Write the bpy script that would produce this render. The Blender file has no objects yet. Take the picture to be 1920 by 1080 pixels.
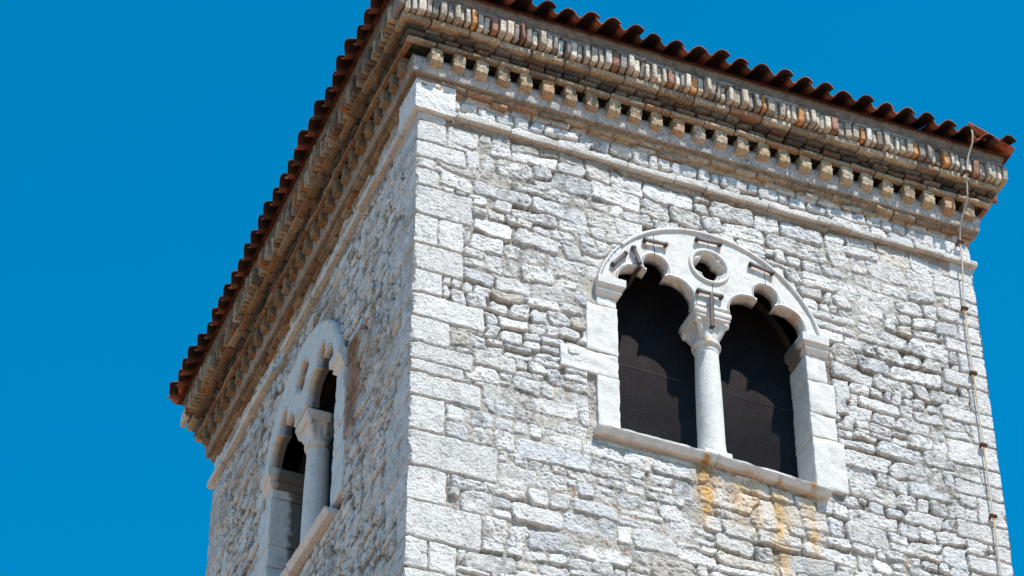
import bpy, math, random
import numpy as np

sc = bpy.context.scene
ZS = 17.77                      # height of the string course above the ground
W, D = 5.0, 5.35                # plan of the tower
rng = np.random.default_rng(7)
random.seed(7)

# ---------------------------------------------------------------- camera, sky, sun, exposure
cam_d = bpy.data.cameras.new("camera"); cam = bpy.data.objects.new("camera", cam_d)
sc.collection.objects.link(cam)
cam.location = (-5.53514598, -15.5554794, ZS - 16.16964388)
cam.rotation_euler = (math.radians(90 + 40.9423489), 0, math.radians(-22.1732455))
cam_d.sensor_width = 36; cam_d.lens = 5424.869 / 1920 * 36
cam_d.clip_start = .1; cam_d.clip_end = 6000
sc.camera = cam

SUN = np.array([.4, -1.0, 2.0]); SUN /= np.linalg.norm(SUN)
EL, AZ = math.asin(SUN[2]), math.atan2(SUN[0], SUN[1])
wd = bpy.data.worlds.new("World"); sc.world = wd; wd.use_nodes = True
wn = wd.node_tree; bg = wn.nodes['Background']
sky = wn.nodes.new('ShaderNodeTexSky'); sky.sky_type = 'NISHITA'; sky.sun_disc = False
sky.sun_elevation = EL; sky.sun_rotation = AZ
sky.air_density = 1.0; sky.dust_density = .1; sky.ozone_density = 3.0; sky.altitude = 300
hsv = wn.nodes.new('ShaderNodeHueSaturation')
hsv.inputs['Hue'].default_value = .482; hsv.inputs['Saturation'].default_value = 1.75; hsv.inputs['Value'].default_value = 1.0
wn.links.new(sky.outputs[0], hsv.inputs['Color']); wn.links.new(hsv.outputs[0], bg.inputs[0])
bg.inputs[1].default_value = .131
sun_d = bpy.data.lights.new("sun", 'SUN'); sun_d.energy = 4.5; sun_d.angle = math.radians(.53); sun_d.color = (1, .95, .875)
sun = bpy.data.objects.new("sun", sun_d); sc.collection.objects.link(sun)
from mathutils import Vector
sun.rotation_euler = Vector(SUN).to_track_quat('Z', 'Y').to_euler(); sun.location = (20, -50, 100)
sc.view_settings.view_transform = 'Standard'; sc.view_settings.look = 'None'
sc.view_settings.exposure = .62; sc.view_settings.gamma = 1
sc.render.engine = 'CYCLES'; sc.cycles.max_bounces = 6; sc.cycles.diffuse_bounces = 4

# ---------------------------------------------------------------- materials
def mat(name, rough=.9, var=(.8, 1.15), scale=45, bump=.35, bscale=140, bdist=.006, metal=0, spec=.25, col=None, speck=0):
    m = bpy.data.materials.new(name); m.use_nodes = True
    n, l = m.node_tree.nodes, m.node_tree.links
    b = n['Principled BSDF']; b.inputs['Roughness'].default_value = rough; b.inputs['Metallic'].default_value = metal
    b.inputs['Specular IOR Level'].default_value = spec
    tc = n.new('ShaderNodeTexCoord')
    if col is None:
        at = n.new('ShaderNodeAttribute'); at.attribute_name = 'Col'; src = at.outputs['Color']
    else:
        rgb = n.new('ShaderNodeRGB'); rgb.outputs[0].default_value = (*col, 1); src = rgb.outputs[0]
    nz = n.new('ShaderNodeTexNoise'); nz.inputs['Scale'].default_value = scale; nz.inputs['Detail'].default_value = 6; nz.inputs['Roughness'].default_value = .65
    l.new(tc.outputs['Object'], nz.inputs['Vector'])
    mr = n.new('ShaderNodeMapRange'); mr.inputs['From Min'].default_value = .3; mr.inputs['From Max'].default_value = .7
    mr.inputs['To Min'].default_value = var[0]; mr.inputs['To Max'].default_value = var[1]
    l.new(nz.outputs[0], mr.inputs['Value'])
    mx = n.new('ShaderNodeVectorMath'); mx.operation = 'SCALE'
    l.new(src, mx.inputs[0]); l.new(mr.outputs[0], mx.inputs['Scale'])
    if speck:                                   # small dark pits and lichen dots, and soft grey weathering
        ns = n.new('ShaderNodeTexNoise'); ns.inputs['Scale'].default_value = 62; ns.inputs['Detail'].default_value = 3; ns.inputs['Roughness'].default_value = .6
        l.new(tc.outputs['Object'], ns.inputs['Vector'])
        ng = n.new('ShaderNodeTexNoise'); ng.inputs['Scale'].default_value = 7; ng.inputs['Detail'].default_value = 8; ng.inputs['Roughness'].default_value = .75
        l.new(tc.outputs['Object'], ng.inputs['Vector'])
        r1 = n.new('ShaderNodeMapRange'); r1.inputs['From Min'].default_value = .56; r1.inputs['From Max'].default_value = .68; r1.inputs['To Min'].default_value = 1; r1.inputs['To Max'].default_value = 1 - speck
        l.new(ns.outputs[0], r1.inputs['Value'])
        r2 = n.new('ShaderNodeMapRange'); r2.inputs['From Min'].default_value = .50; r2.inputs['From Max'].default_value = .66; r2.inputs['To Min'].default_value = 1; r2.inputs['To Max'].default_value = 1 - speck * .62
        l.new(ng.outputs[0], r2.inputs['Value'])
        pm = n.new('ShaderNodeMath'); pm.operation = 'MULTIPLY'; l.new(r1.outputs[0], pm.inputs[0]); l.new(r2.outputs[0], pm.inputs[1])
        m2 = n.new('ShaderNodeVectorMath'); m2.operation = 'SCALE'; l.new(mx.outputs[0], m2.inputs[0]); l.new(pm.outputs[0], m2.inputs['Scale']); mx = m2
    l.new(mx.outputs[0], b.inputs['Base Color'])
    n2 = n.new('ShaderNodeTexNoise'); n2.inputs['Scale'].default_value = bscale; n2.inputs['Detail'].default_value = 5
    l.new(tc.outputs['Object'], n2.inputs['Vector'])
    bp = n.new('ShaderNodeBump'); bp.inputs['Strength'].default_value = bump; bp.inputs['Distance'].default_value = bdist
    l.new(n2.outputs[0], bp.inputs['Height']); l.new(bp.outputs[0], b.inputs['Normal'])
    m['out'] = mx.name
    return m
M_WALL = mat('rubble_masonry', var=(.78, 1.14), scale=70, bump=.6, bscale=52, bdist=.016, speck=.48)
M_BRICK = mat('old_brick', var=(.55, 1.25), scale=45, bump=.7, bscale=70, bdist=.012, speck=.62)
M_TILE = mat('terracotta_tile', var=(.40, 1.45), scale=17, bump=.4, bscale=90, bdist=.006, rough=.85)
M_IRON = mat('wrought_iron', var=(.6, 1.4), scale=60, bump=.4, bscale=120, bdist=.003, rough=.6, metal=.3, col=(.075, .06, .06))
M_WIRE = mat('galvanised_wire', var=(.8, 1.2), scale=8, bump=0, rough=.42, metal=1, col=(.105, .086, .086))
M_CABLE = mat('conductor_strip', var=(.8, 1.15), scale=12, bump=.1, rough=.55)
M_DARK = mat('dark_shade_and_joints', var=(.4, 1.4), scale=5, bump=.4, bscale=30, bdist=.02, col=(.03, .026, .021))  # interior shade put into the colour; also used for the tracery joints
M_GROUND = mat('sunlit_paving', var=(.75, 1.2), scale=.25, bump=0, col=(.34, .215, .135))

def stain_marble(name, spots, crust=.115, amp=.16):
    """white weathered limestone with dirt veins and rust runs at given (x, z, width, length, strength)"""
    m = mat(name, var=(.88, 1.06), scale=26, bump=.45, bscale=60, bdist=.010, rough=.75, col=(.66, .645, .62), speck=.25)
    n, l = m.node_tree.nodes, m.node_tree.links
    b = n['Principled BSDF']; cur = n[m['out']].outputs[0]
    tc = next(x for x in n if x.type == 'TEX_COORD')
    geo = tc.outputs['Object']
    # dirt
    nz = n.new('ShaderNodeTexNoise'); nz.inputs['Scale'].default_value = 4.5; nz.inputs['Detail'].default_value = 9; nz.inputs['Roughness'].default_value = .72
    l.new(geo, nz.inputs['Vector'])
    mr = n.new('ShaderNodeMapRange'); mr.inputs['From Min'].default_value = .52; mr.inputs['From Max'].default_value = .74; mr.inputs['To Max'].default_value = .6
    l.new(nz.outputs[0], mr.inputs['Value'])
    mx = n.new('ShaderNodeMix'); mx.data_type = 'RGBA'; mx.inputs['B'].default_value = (.36, .33, .30, 1)
    l.new(mr.outputs[0], mx.inputs['Factor']); l.new(cur, mx.inputs['A']); cur = mx.outputs['Result']
    # black crust and painted recess shade, ragged-edged, from the back of the openings forward
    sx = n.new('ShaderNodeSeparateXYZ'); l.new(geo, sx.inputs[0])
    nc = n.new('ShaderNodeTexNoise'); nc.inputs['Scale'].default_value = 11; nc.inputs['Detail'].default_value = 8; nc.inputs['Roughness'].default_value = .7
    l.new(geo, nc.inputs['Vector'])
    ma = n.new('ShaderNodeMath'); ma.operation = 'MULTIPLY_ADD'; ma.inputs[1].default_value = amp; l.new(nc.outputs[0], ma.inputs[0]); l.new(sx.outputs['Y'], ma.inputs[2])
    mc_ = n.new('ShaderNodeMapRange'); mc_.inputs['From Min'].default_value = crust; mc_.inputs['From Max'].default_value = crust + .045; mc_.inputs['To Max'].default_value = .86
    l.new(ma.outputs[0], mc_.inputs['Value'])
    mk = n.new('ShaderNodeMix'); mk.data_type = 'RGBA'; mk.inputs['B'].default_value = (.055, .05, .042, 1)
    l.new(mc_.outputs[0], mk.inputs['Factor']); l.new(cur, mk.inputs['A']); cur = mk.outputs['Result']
    acc = None
    for (x, z, w, h, s) in spots:
        mp = n.new('ShaderNodeMapping'); mp.vector_type = 'POINT'
        mp.inputs['Location'].default_value = (-x / w, 0, -z / h); mp.inputs['Scale'].default_value = (1 / w, 0, 1 / h)
        l.new(geo, mp.inputs['Vector'])
        ln = n.new('ShaderNodeVectorMath'); ln.operation = 'LENGTH'; l.new(mp.outputs[0], ln.inputs[0])
        r = n.new('ShaderNodeMapRange'); r.inputs['From Min'].default_value = 1; r.inputs['From Max'].default_value = .1
        r.inputs['To Max'].default_value = s; l.new(ln.outputs['Value'], r.inputs['Value'])
        if acc is None: acc = r.outputs[0]
        else:
            a = n.new('ShaderNodeMath'); a.operation = 'MAXIMUM'; l.new(acc, a.inputs[0]); l.new(r.outputs[0], a.inputs[1]); acc = a.outputs[0]
    if acc is not None:
        nz2 = n.new('ShaderNodeTexNoise'); nz2.inputs['Scale'].default_value = 40; nz2.inputs['Detail'].default_value = 4
        l.new(geo, nz2.inputs['Vector'])
        m2 = n.new('ShaderNodeMapRange'); m2.inputs['From Min'].default_value = .3; m2.inputs['From Max'].default_value = .6; m2.inputs['To Min'].default_value = .35; m2.inputs['To Max'].default_value = 1.2
        l.new(nz2.outputs[0], m2.inputs['Value'])
        a = n.new('ShaderNodeMath'); a.operation = 'MULTIPLY'; a.use_clamp = True; l.new(acc, a.inputs[0]); l.new(m2.outputs[0], a.inputs[1])
        m3 = n.new('ShaderNodeMix'); m3.data_type = 'RGBA'; m3.inputs['B'].default_value = (.46, .22, .05, 1)
        l.new(a.outputs[0], m3.inputs['Factor']); l.new(cur, m3.inputs['A']); cur = m3.outputs['Result']
    l.new(cur, b.inputs['Base Color'])
    return m

# ---------------------------------------------------------------- helpers
def hash2(i, j, seed):
    h = (i.astype(np.int64) * 374761393 + j.astype(np.int64) * 668265263 + seed * 974711) & 0x7fffffff
    h = ((h ^ (h >> 13)) * 1274126177) & 0x7fffffff
    h = ((h ^ (h >> 16)) * 668265263) & 0x7fffffff
    return ((h ^ (h >> 15)) & 0xffff) / 65535.
def vn(x, y, seed):                       # value noise, -1..1
    i, j = np.floor(x), np.floor(y); u, v = x - i, y - j
    u = u * u * (3 - 2 * u); v = v * v * (3 - 2 * v)
    a, b = hash2(i, j, seed), hash2(i + 1, j, seed); c, d = hash2(i, j + 1, seed), hash2(i + 1, j + 1, seed)
    return ((a * (1 - u) + b * u) * (1 - v) + (c * (1 - u) + d * u) * v) * 2 - 1
def fbm(x, y, s, seed, o=4, g=.55):
    t = np.zeros_like(x); a = 1; f = 1 / s; k = 0
    for q in range(o):
        t += a * vn(x * f + 17.3 * q, y * f - 9.1 * q, seed + q); k += a; a *= g; f *= 2.03
    return t / k
def sstep(a, b, x):
    t = np.clip((x - a) / (b - a), 0, 1); return t * t * (3 - 2 * t)
def vn3(p, seed):
    return (vn(p[:, 0] + p[:, 2] * .71, p[:, 1] - p[:, 2] * .53, seed) + vn(p[:, 1] * .83 + p[:, 2], p[:, 0] * .37 + p[:, 2] * .9, seed + 5)) * .6

TOWER = None
def mesh_obj(name, V, Q, m, parent=None, C=None, T=None, smooth=True):
    """V (n,3), Q quads (m,4), T tris, C per-vertex colours -> one linked mesh object"""
    me = bpy.data.meshes.new(name)
    V = np.asarray(V, np.float32); Q = np.zeros((0, 4), int) if Q is None else np.asarray(Q).reshape(-1, 4); T = np.zeros((0, 3), int) if T is None else np.asarray(T).reshape(-1, 3)
    me.vertices.add(len(V)); me.vertices.foreach_set('co', V.ravel())
    me.loops.add(Q.size + T.size); me.polygons.add(len(Q) + len(T))
    me.loops.foreach_set('vertex_index', np.concatenate([Q.ravel(), T.ravel()]).astype(np.int32))
    st = np.concatenate([np.arange(len(Q)) * 4, Q.size + np.arange(len(T)) * 3]).astype(np.int32)
    me.polygons.foreach_set('loop_start', st)
    me.polygons.foreach_set('use_smooth', np.full(len(st), smooth, bool))
    me.update(calc_edges=True); me.validate()
    if C is not None:
        a = me.color_attributes.new('Col', 'FLOAT_COLOR', 'POINT')
        C = np.asarray(C, np.float32); C4 = np.ones((len(V), 4), np.float32); C4[:, :3] = C
        a.data.foreach_set('color', C4.ravel())
    me.materials.append(m)
    o = bpy.data.objects.new(name, me); sc.collection.objects.link(o)
    if parent is not None:
        o.parent = parent
        if parent is TOWER: o.location = -TOWER.location
    return o

class MB:
    def __init__(s): s.V, s.Q, s.T, s.C, s.n = [], [], [], [], 0
    def add(s, V, Q=None, T=None, C=(.5, .5, .5)):
        V = np.asarray(V, float); C = np.asarray(C, float)
        if C.ndim == 1: C = np.tile(C, (len(V), 1))
        s.V.append(V); s.C.append(C)
        if Q is not None and len(Q): s.Q.append(np.asarray(Q).reshape(-1, 4) + s.n)
        if T is not None and len(T): s.T.append(np.asarray(T).reshape(-1, 3) + s.n)
        s.n += len(V)
    def build(s, name, m, parent=None, smooth=True):
        return mesh_obj(name, np.concatenate(s.V), np.concatenate(s.Q) if s.Q else None, m, parent, np.concatenate(s.C), np.concatenate(s.T) if s.T else None, smooth)

_tmpl = {}
def rbox_t(n):
    if n in _tmpl: return _tmpl[n]
    idx = {}; V = []; Q = []
    def vid(p):
        k = tuple(p)
        if k not in idx: idx[k] = len(V); V.append([2 * p[a] / n[a] - 1 for a in range(3)])
        return idx[k]
    for ax in range(3):
        a, b = (ax + 1) % 3, (ax + 2) % 3
        for side in (0, n[ax]):
            for i in range(n[a]):
                for j in range(n[b]):
                    f = []
                    for (di, dj) in ((0, 0), (1, 0), (1, 1), (0, 1)):
                        p = [0, 0, 0]; p[ax] = side; p[a] = i + di; p[b] = j + dj; f.append(vid(p))
                    Q.append(f if side else f[::-1])
    _tmpl[n] = (np.array(V), np.array(Q)); return _tmpl[n]
def rbox(size, r=.008, n=(6, 3, 3), noise=.003, nscale=.05, rot=(0, 0, 0), taper=0):
    """rounded, weathered block of full size `size`, centred at 0"""
    V, Q = rbox_t(n); h = np.array(size) / 2; r = min(r, h.min() * .95)
    # keep the outer rows of vertices inside the rounding radius
    P = V * h
    g = np.abs(V)
    for a in range(3):
        k = n[a]
        if k >= 3:
            e = 1 - 2 / k
            s_in = (h[a] - r) / h[a]
            P[:, a] = np.sign(V[:, a]) * np.where(g[:, a] > e + 1e-6, h[a], g[:, a] / max(e, 1e-6) * h[a] * s_in)
    inn = np.clip(P, -(h - r), h - r); d = P - inn; L = np.linalg.norm(d, axis=1, keepdims=True)
    P = np.where(L > 1e-9, inn + d / np.maximum(L, 1e-9) * r, P)
    if noise:
        off = rng.uniform(-50, 50, 3); q = P / nscale + off
        nn = np.stack([vn3(q, 3), vn3(q + 31, 4), vn3(q + 77, 5)], 1)
        q2 = P / (nscale * .35) + off
        nn += .4 * np.stack([vn3(q2, 6), vn3(q2 + 31, 7), vn3(q2 + 77, 8)], 1)
        P = P + nn * noise
    for ax, ang in enumerate(rot):
        if ang:
            c, s = math.cos(ang), math.sin(ang); a, b = (ax + 1) % 3, (ax + 2) % 3
            A, B = P[:, a].copy(), P[:, b].copy(); P[:, a] = c * A - s * B; P[:, b] = s * A + c * B
    return P, Q

SIDES = ('R', 'L', 'E', 'B')
LEN = {'R': W, 'B': W, 'L': D, 'E': D}
def to_world(side, P):
    """P columns: s along the face, n outwards, z above the string course"""
    s, n, z = P[:, 0], P[:, 1], P[:, 2] + ZS
    if side == 'R': return np.stack([s, -n, z], 1)
    if side == 'L': return np.stack([-n, s, z], 1)
    if side == 'E': return np.stack([W + n, s, z], 1)
    return np.stack([s, D + n, z], 1)
FLIP = {'R': True, 'L': False, 'E': True, 'B': False}   # (s,n,z) is left-handed on R and E
FLIP = {'R': True, 'L': True, 'E': False, 'B': False}
def handed(side, Q):
    # (s,n,z)->world determinant: R: (x,-y,z) negative; L: s->y,n->-x : det = +1 ; E: s->y,n->x : negative ; B: positive
    return Q[:, ::-1] if side in ('R', 'E') else Q

# ---------------------------------------------------------------- ground and tower root
gm = MB(); R_ = 3000
gm.add([(-R_, -R_, 0), (R_, -R_, 0), (R_, R_, 0), (-R_, R_, 0)], [(0, 1, 2, 3)])
g = gm.build('ground', M_GROUND); g['kind'] = 'structure'

TOWER = bpy.data.objects.new('bell_tower', None); sc.collection.objects.link(TOWER)
TOWER.location = (W / 2, D / 2, 0)
TOWER['label'] = 'square white stone bell tower with brick cornice, red tiled eaves and two arched twin windows'
TOWER['category'] = 'tower'
bpy.context.view_layer.update()

# ---------------------------------------------------------------- rubble masonry
WIN = {'R': 2.495, 'L': 2.58}
WZ = -1.486                      # centre of the window arch
QZ = [.28, .02, -.075, -.303, -.483, -.598, -.78, -1.084, -1.387, -1.653, -1.883, -2.115, -2.365, -2.534, -2.656, -2.873, -3.195, -3.52, -3.829, -4.156, -4.417, -4.66]
QW = [.30, .24, .25, .41, .15, .19, .47, .19, .41, .24, .585, .30, .49, .42, .56, .28, .69, .30, .575, .17, .62]

def make_stones(side, zlo, zhi, seed):
    r = random.Random(seed); S = []; Ln = LEN[side]
    def col_stone(q=False):
        t = r.random(); v = r.uniform(.82, 1.06)
        if t < .70: c = (.70, .685, .665)
        elif t < .86: c = (.58, .58, .585)
        elif t < .965: c = (.65, .63, .59)
        else: c = (.62, .57, .505)
        if q: c = (.675, .66, .64); v = r.uniform(.88, 1.04)
        return tuple(x * v for x in c)
    # quoins: near corner measured, others invented
    def quoin(s0, s1, z0, z1):
        S.append(dict(c=((s0 + s1) / 2, (z0 + z1) / 2), h=((s1 - s0) / 2 - .004, (z1 - z0) / 2 - .0035), rot=r.uniform(-.008, .008), sh=0, r=.02, H=.030 + r.uniform(-.003, .003), tl=(r.uniform(-.008, .008), r.uniform(-.01, .01)), col=col_stone(True), ro=.55, q=True, pr=.010))
    zs = list(QZ); ws = list(QW); k = 0
    while zs[-1] > zlo:
        hh = r.uniform(.2, .36); zs.append(zs[-1] - hh); ws.append(r.uniform(.25, .65))
    ex = []
    ws2 = [r.uniform(.2, .36) if w > .38 else r.uniform(.42, .62) for w in ws]
    near = {'R': ws, 'L': ws2, 'E': ws2, 'B': ws}[side]
    for i in range(len(zs) - 1):
        w = near[i]; quoin(-.2, w, zs[i + 1], zs[i]); ex.append((-.2, w, zs[i + 1], zs[i]))
        if w < .22 and r.random() < .9:
            w2 = w + r.uniform(.16, .42); quoin(w, w2, zs[i + 1], zs[i]); ex.append((w, w2, zs[i + 1], zs[i]))
    z = zhi
    fl = 0
    while z > zlo:
        hh = r.uniform(.13, .26); w = r.uniform(.32, .5) if fl else r.uniform(.14, .28); fl ^= 1
        quoin(Ln - w, Ln + .2, z - hh, z); ex.append((Ln - w, Ln + .2, z - hh, z)); z -= hh
    # rubble courses
    z = zhi
    while z > zlo:
        hh = r.choice((.10, .12, .13, .145, .16, .175, .20)) * r.uniform(.92, 1.08)
        s = -r.uniform(0, .3)
        while s < Ln:
            w = min(.62, hh * r.choice((.8, 1.1, 1.3, 1.6, 1.9, 2.2, 2.7)) * r.uniform(.85, 1.15))
            parts = [(s, s + w, z - hh, z)]
            if hh > .15 and r.random() < .25:
                m = z - hh * r.uniform(.38, .62)
                if r.random() < .5 and w > .25:
                    m2 = s + w * r.uniform(.35, .65); parts = [(s, m2, m, z), (m2, s + w, m, z), (s, s + w, z - hh, m)]
                else: parts = [(s, s + w, m, z), (s, s + w, z - hh, m)]
            elif r.random() < .12 and w > .2:
                a = s + w * .78; parts = [(s, a, z - hh, z), (a, s + w, z - hh * r.uniform(.4, .6), z)]
            for (a, b, c, d) in parts:
                gp = r.choice((.002, .003, .005, .008, .012))
                dz = r.uniform(-.018, .018)
                c2, d2 = c + dz * .5 + r.uniform(-.01, .012), d + dz * .5 + r.uniform(-.012, .01)
                hx, hz = (b - a) / 2 - gp, (d2 - c2) / 2 - gp
                if hx < .018 or hz < .016: continue
                cc = ((a + b) / 2, (c2 + d2) / 2)
                if side in WIN:
                    ds = cc[0] - WIN[side]
                    if abs(ds) < .80 and -2.8 < cc[1] < WZ: continue
                    if math.hypot(ds, cc[1] - WZ) < .93 and cc[1] > WZ - .1: continue
                S.append(dict(c=cc, h=(hx, hz), rot=r.gauss(0, .055), sh=r.gauss(0, .18), r=min(hx, hz) * r.uniform(.2, .7), H=r.uniform(.017, .032), tl=(r.gauss(0, .03), r.gauss(0, .07)), col=col_stone(), ro=r.uniform(.6, 1.5), q=False, pr=r.uniform(.004, .013)))
            s += w
        z -= hh
    return S, ex

def eval_wall(side, sv, zv, stones, ex, seed, low=False):
    S, Z = np.meshgrid(sv, zv)
    ds, dz = sv[1] - sv[0], zv[1] - zv[0]
    n1 = fbm(S, Z, .09, seed + 1, 3); n2 = fbm(S, Z, .09, seed + 11, 3)
    wl = .045 * vn(S / .7, Z / .5, seed + 21)
    Sw = S + .020 * n1; Zw = Z + .018 * n2
    Zr = Zw + wl
    rough = fbm(S, Z, .07, seed + 31, 5, .62)
    ridg = 1 - np.abs(fbm(S * .6 + Z * .25, Z * 1.3 - S * .2, .05, seed + 41, 4, .6)) * 2
    pit = sstep(.30, .62, fbm(S, Z, .022, seed + 51, 3))
    fine = fbm(S * .7, Z * 1.3, .019, seed + 56, 2)
    crack = sstep(.035, .0, np.abs(fbm(S * .55 + Z * .2, Z * 1.5, .16, seed + 57, 4, .6))) * sstep(.1, .35, vn(S / .25, Z / .2, seed + 58))
    low1 = fbm(S, Z, .75, seed + 61, 3, .5)
    low2 = fbm(S, Z, .45, seed + 71, 4, .6)
    # distance inside the quoin / window keep-out
    keep = np.full_like(S, 1.0)
    for (a, b, c, d) in ex:
        i0, i1 = np.searchsorted(sv, [a - .06, b + .06]); j0, j1 = np.searchsorted(zv, [c - .06, d + .06])
        if i0 >= i1 or j0 >= j1: continue
        qx = np.abs(Sw[j0:j1, i0:i1] - (a + b) / 2) - (b - a) / 2; qz = np.abs(Zw[j0:j1, i0:i1] - (c + d) / 2) - (d - c) / 2
        dd = np.hypot(np.maximum(qx, 0), np.maximum(qz, 0)) + np.minimum(np.maximum(qx, qz), 0)
        keep[j0:j1, i0:i1] = np.minimum(keep[j0:j1, i0:i1], dd)
    keep_q = keep.copy()
    if side in WIN:
        w = WIN[side]
        dd = np.where(Z > WZ + .2, np.hypot(S - w, Z - WZ) - 1.0, np.maximum(np.abs(S - w) - 1.06, np.maximum(Z - WZ - .2, -2.86 - Z)))
        keep = np.minimum(keep, dd)
    H = np.full_like(S, -1.0); Cc = np.zeros(S.shape + (3,)); SD = np.full_like(S, -.05); isq = np.zeros_like(S, bool)
    for st in stones:
        cx, cz = st['c']; hx, hz = st['h']; m = .09
        i0, i1 = np.searchsorted(sv, [cx - hx - m, cx + hx + m]); j0, j1 = np.searchsorted(zv, [cz - hz - m, cz + hz + m])
        if i0 >= i1 or j0 >= j1: continue
        sl = (slice(j0, j1), slice(i0, i1))
        if st['q']:
            x = S[sl] + .016 * n1[sl] - cx; z = Z[sl] + .013 * n2[sl] - cz
        else:
            x = Sw[sl] - cx; z = Zr[sl] - cz
        x = x + st['sh'] * z; c, s_ = math.cos(st['rot']), math.sin(st['rot'])
        X, Y = c * x - s_ * z, s_ * x + c * z
        rr = st['r']; qx = np.abs(X) - hx + rr; qz = np.abs(Y) - hz + rr
        sd = -(np.hypot(np.maximum(qx, 0), np.maximum(qz, 0)) + np.minimum(np.maximum(qx, qz), 0) - rr)
        if not st['q']: sd = np.minimum(sd, keep[sl] - .006)
        t = np.clip(sd / st['pr'], 0, 1); prof = np.sqrt(np.maximum(1 - (1 - t) ** 2, 0))
        ro = st['ro']
        h = (st['H'] + st['tl'][0] * X + st['tl'][1] * Y) * 1.0 + ro * (.0072 * rough[sl] + .0045 * ridg[sl] + .0022 * fine[sl]) - ro * .006 * pit[sl] - .006 * crack[sl]
        h = -.020 + (h + .020) * prof
        up = (sd > 0) & (h > H[sl])
        H[sl] = np.where(up, h, H[sl]); SD[sl] = np.where(up, sd, SD[sl]); isq[sl] = np.where(up, st['q'], isq[sl])
        Cc[sl] = np.where(up[..., None], np.array(st['col']), Cc[sl])
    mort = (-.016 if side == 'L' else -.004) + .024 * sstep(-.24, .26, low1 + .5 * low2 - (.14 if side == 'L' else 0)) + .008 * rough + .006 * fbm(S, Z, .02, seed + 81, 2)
    mort = np.where(keep_q < .02, np.minimum(mort, .017), mort)
    mort = np.clip(mort, -.055, .024)
    sm = mort >= H
    mixm = sstep(-.003, .006, mort - H)
    deep = sstep(.010, -.014, mort)
    mc = np.stack([.43 - .30 * deep, .40 - .30 * deep, .355 - .28 * deep], -1) * (1 + .18 * rough)[..., None]
    Hf = np.maximum(H, mort)
    # stone colour variation: pits, blue-grey weathering, dark crust in patches
    tone = 1 + .10 * rough + .06 * low2
    Cc = Cc * tone[..., None] * (1 - .30 * pit)[..., None] * (1 - .45 * crack)[..., None]
    Cf = Cc * (1 - mixm[..., None]) + mc * mixm[..., None]
    crust = sstep(.04, .42, low2 + .35 * n1 + (.55 * np.exp(-((S - 4.35) / .5) ** 2 - ((Z + 1.5) / .9) ** 2) + .45 * np.exp(-((S - .8) / .4) ** 2 - ((Z + .9) / .6) ** 2) if side == 'R' else 0)) * sstep(-.2, .35, fbm(S, Z, .035, seed + 91, 4, .65))
    crust = crust * np.where(isq & ~sm, .25, .9)
    Cf = Cf * (1 - crust[..., None] * .62) + np.array([.20, .195, .17]) * (crust[..., None] * .30)
    # brick chips wedged in the joints
    chip = sstep(.55, .62, fbm(S, Z, .05, seed + 101, 2)) * sm * sstep(.25, .4, vn(S / .6, Z / .6, seed + 111))
    Cf = Cf * (1 - chip[..., None]) + np.array([.34, .19, .12]) * chip[..., None]
    streak = .5 + .5 * fbm(S, Z * .35, .035, seed + 121, 4, .6)
    def stain(s0, z0, z1, w, k, col, drift=0):
        nonlocal Cf
        c0 = s0 + drift * (z0 - Z) + .02 * vn(S * 0, Z / .12, seed + 5)
        f = np.exp(-((S - c0) / w) ** 2) * sstep(z0 + .02, z0 - .03, Z) * sstep(z1 - .15, z1 + .25, Z)
        f = np.clip(f * k * 1.25 * (.15 + 1.6 * streak) * np.where(mixm > .5, .55, 1), 0, 1)[..., None]
        Cf = Cf * (1 - f) + np.array(col) * f * (.6 + .6 * Cf / .6)
    if side == 'R':
        stain(2.385, -2.84, -3.4, .07, .9, (.54, .325, .115), -.03)
        stain(2.70, -2.9, -3.35, .14, .62, (.56, .40, .24))
        stain(2.98, -2.92, -3.9, .045, .7, (.52, .35, .16), .04)
        stain(3.26, -2.88, -3.5, .05, .65, (.52, .36, .17), .03)
        for (a, b, w_, k_) in ((2.30, -3.2, .03, .35), (2.47, -3.15, .035, .4), (2.60, -3.3, .05, .3), (2.80, -3.5, .05, .35), (3.05, -3.4, .03, .5), (2.92, -4.2, .03, .35), (3.19, -3.25, .04, .35), (3.34, -3.2, .03, .3), (1.9, -3.2, .05, .15)):
            stain(a, -2.86, b, w_, k_, (.50, .36, .20), .02)
        stain(2.99, -2.86, -3.02, .05, .7, (.22, .14, .07))
        stain(3.27, -2.86, -3.0, .04, .6, (.24, .16, .08))
        stain(2.36, -2.84, -3.05, .09, .6, (.12, .09, .06))
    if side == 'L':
        Cf = np.where(mixm[..., None] > .5, Cf * np.array([.72, .66, .60]), Cf)  # left joints darkened in the colour, standing in for crevice shade
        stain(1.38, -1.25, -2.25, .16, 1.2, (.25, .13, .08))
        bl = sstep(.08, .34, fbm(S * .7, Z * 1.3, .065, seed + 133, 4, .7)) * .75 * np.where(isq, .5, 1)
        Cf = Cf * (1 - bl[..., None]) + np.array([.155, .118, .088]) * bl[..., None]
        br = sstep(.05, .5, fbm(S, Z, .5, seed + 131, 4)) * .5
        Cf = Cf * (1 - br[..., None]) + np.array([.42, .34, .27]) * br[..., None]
    # earthy band between string course and cornice
    eb = sstep(.235, .29, Z + .05 * low2 + .03 * n1) * np.where(isq, .0, 1)
    eb = eb * (1.0 if side != 'R' else .85)
    ecol = np.array([.40, .32, .24]) * (1 + .3 * rough)[..., None]
    Cf = Cf * (1 - eb[..., None]) + ecol * eb[..., None]
    Hf = np.where(eb > .5, np.maximum(Hf, .004 + .01 * rough), Hf)
    sb = sstep(-.13, -.04, Z + .04 * low2) * sstep(.02, .0, Z) * .8 * np.where(isq, .25, 1)  # brown band under the string course, its cast shadow painted in
    Cf = Cf * (1 - sb[..., None]) + np.array([.27, .215, .165]) * sb[..., None]
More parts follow.
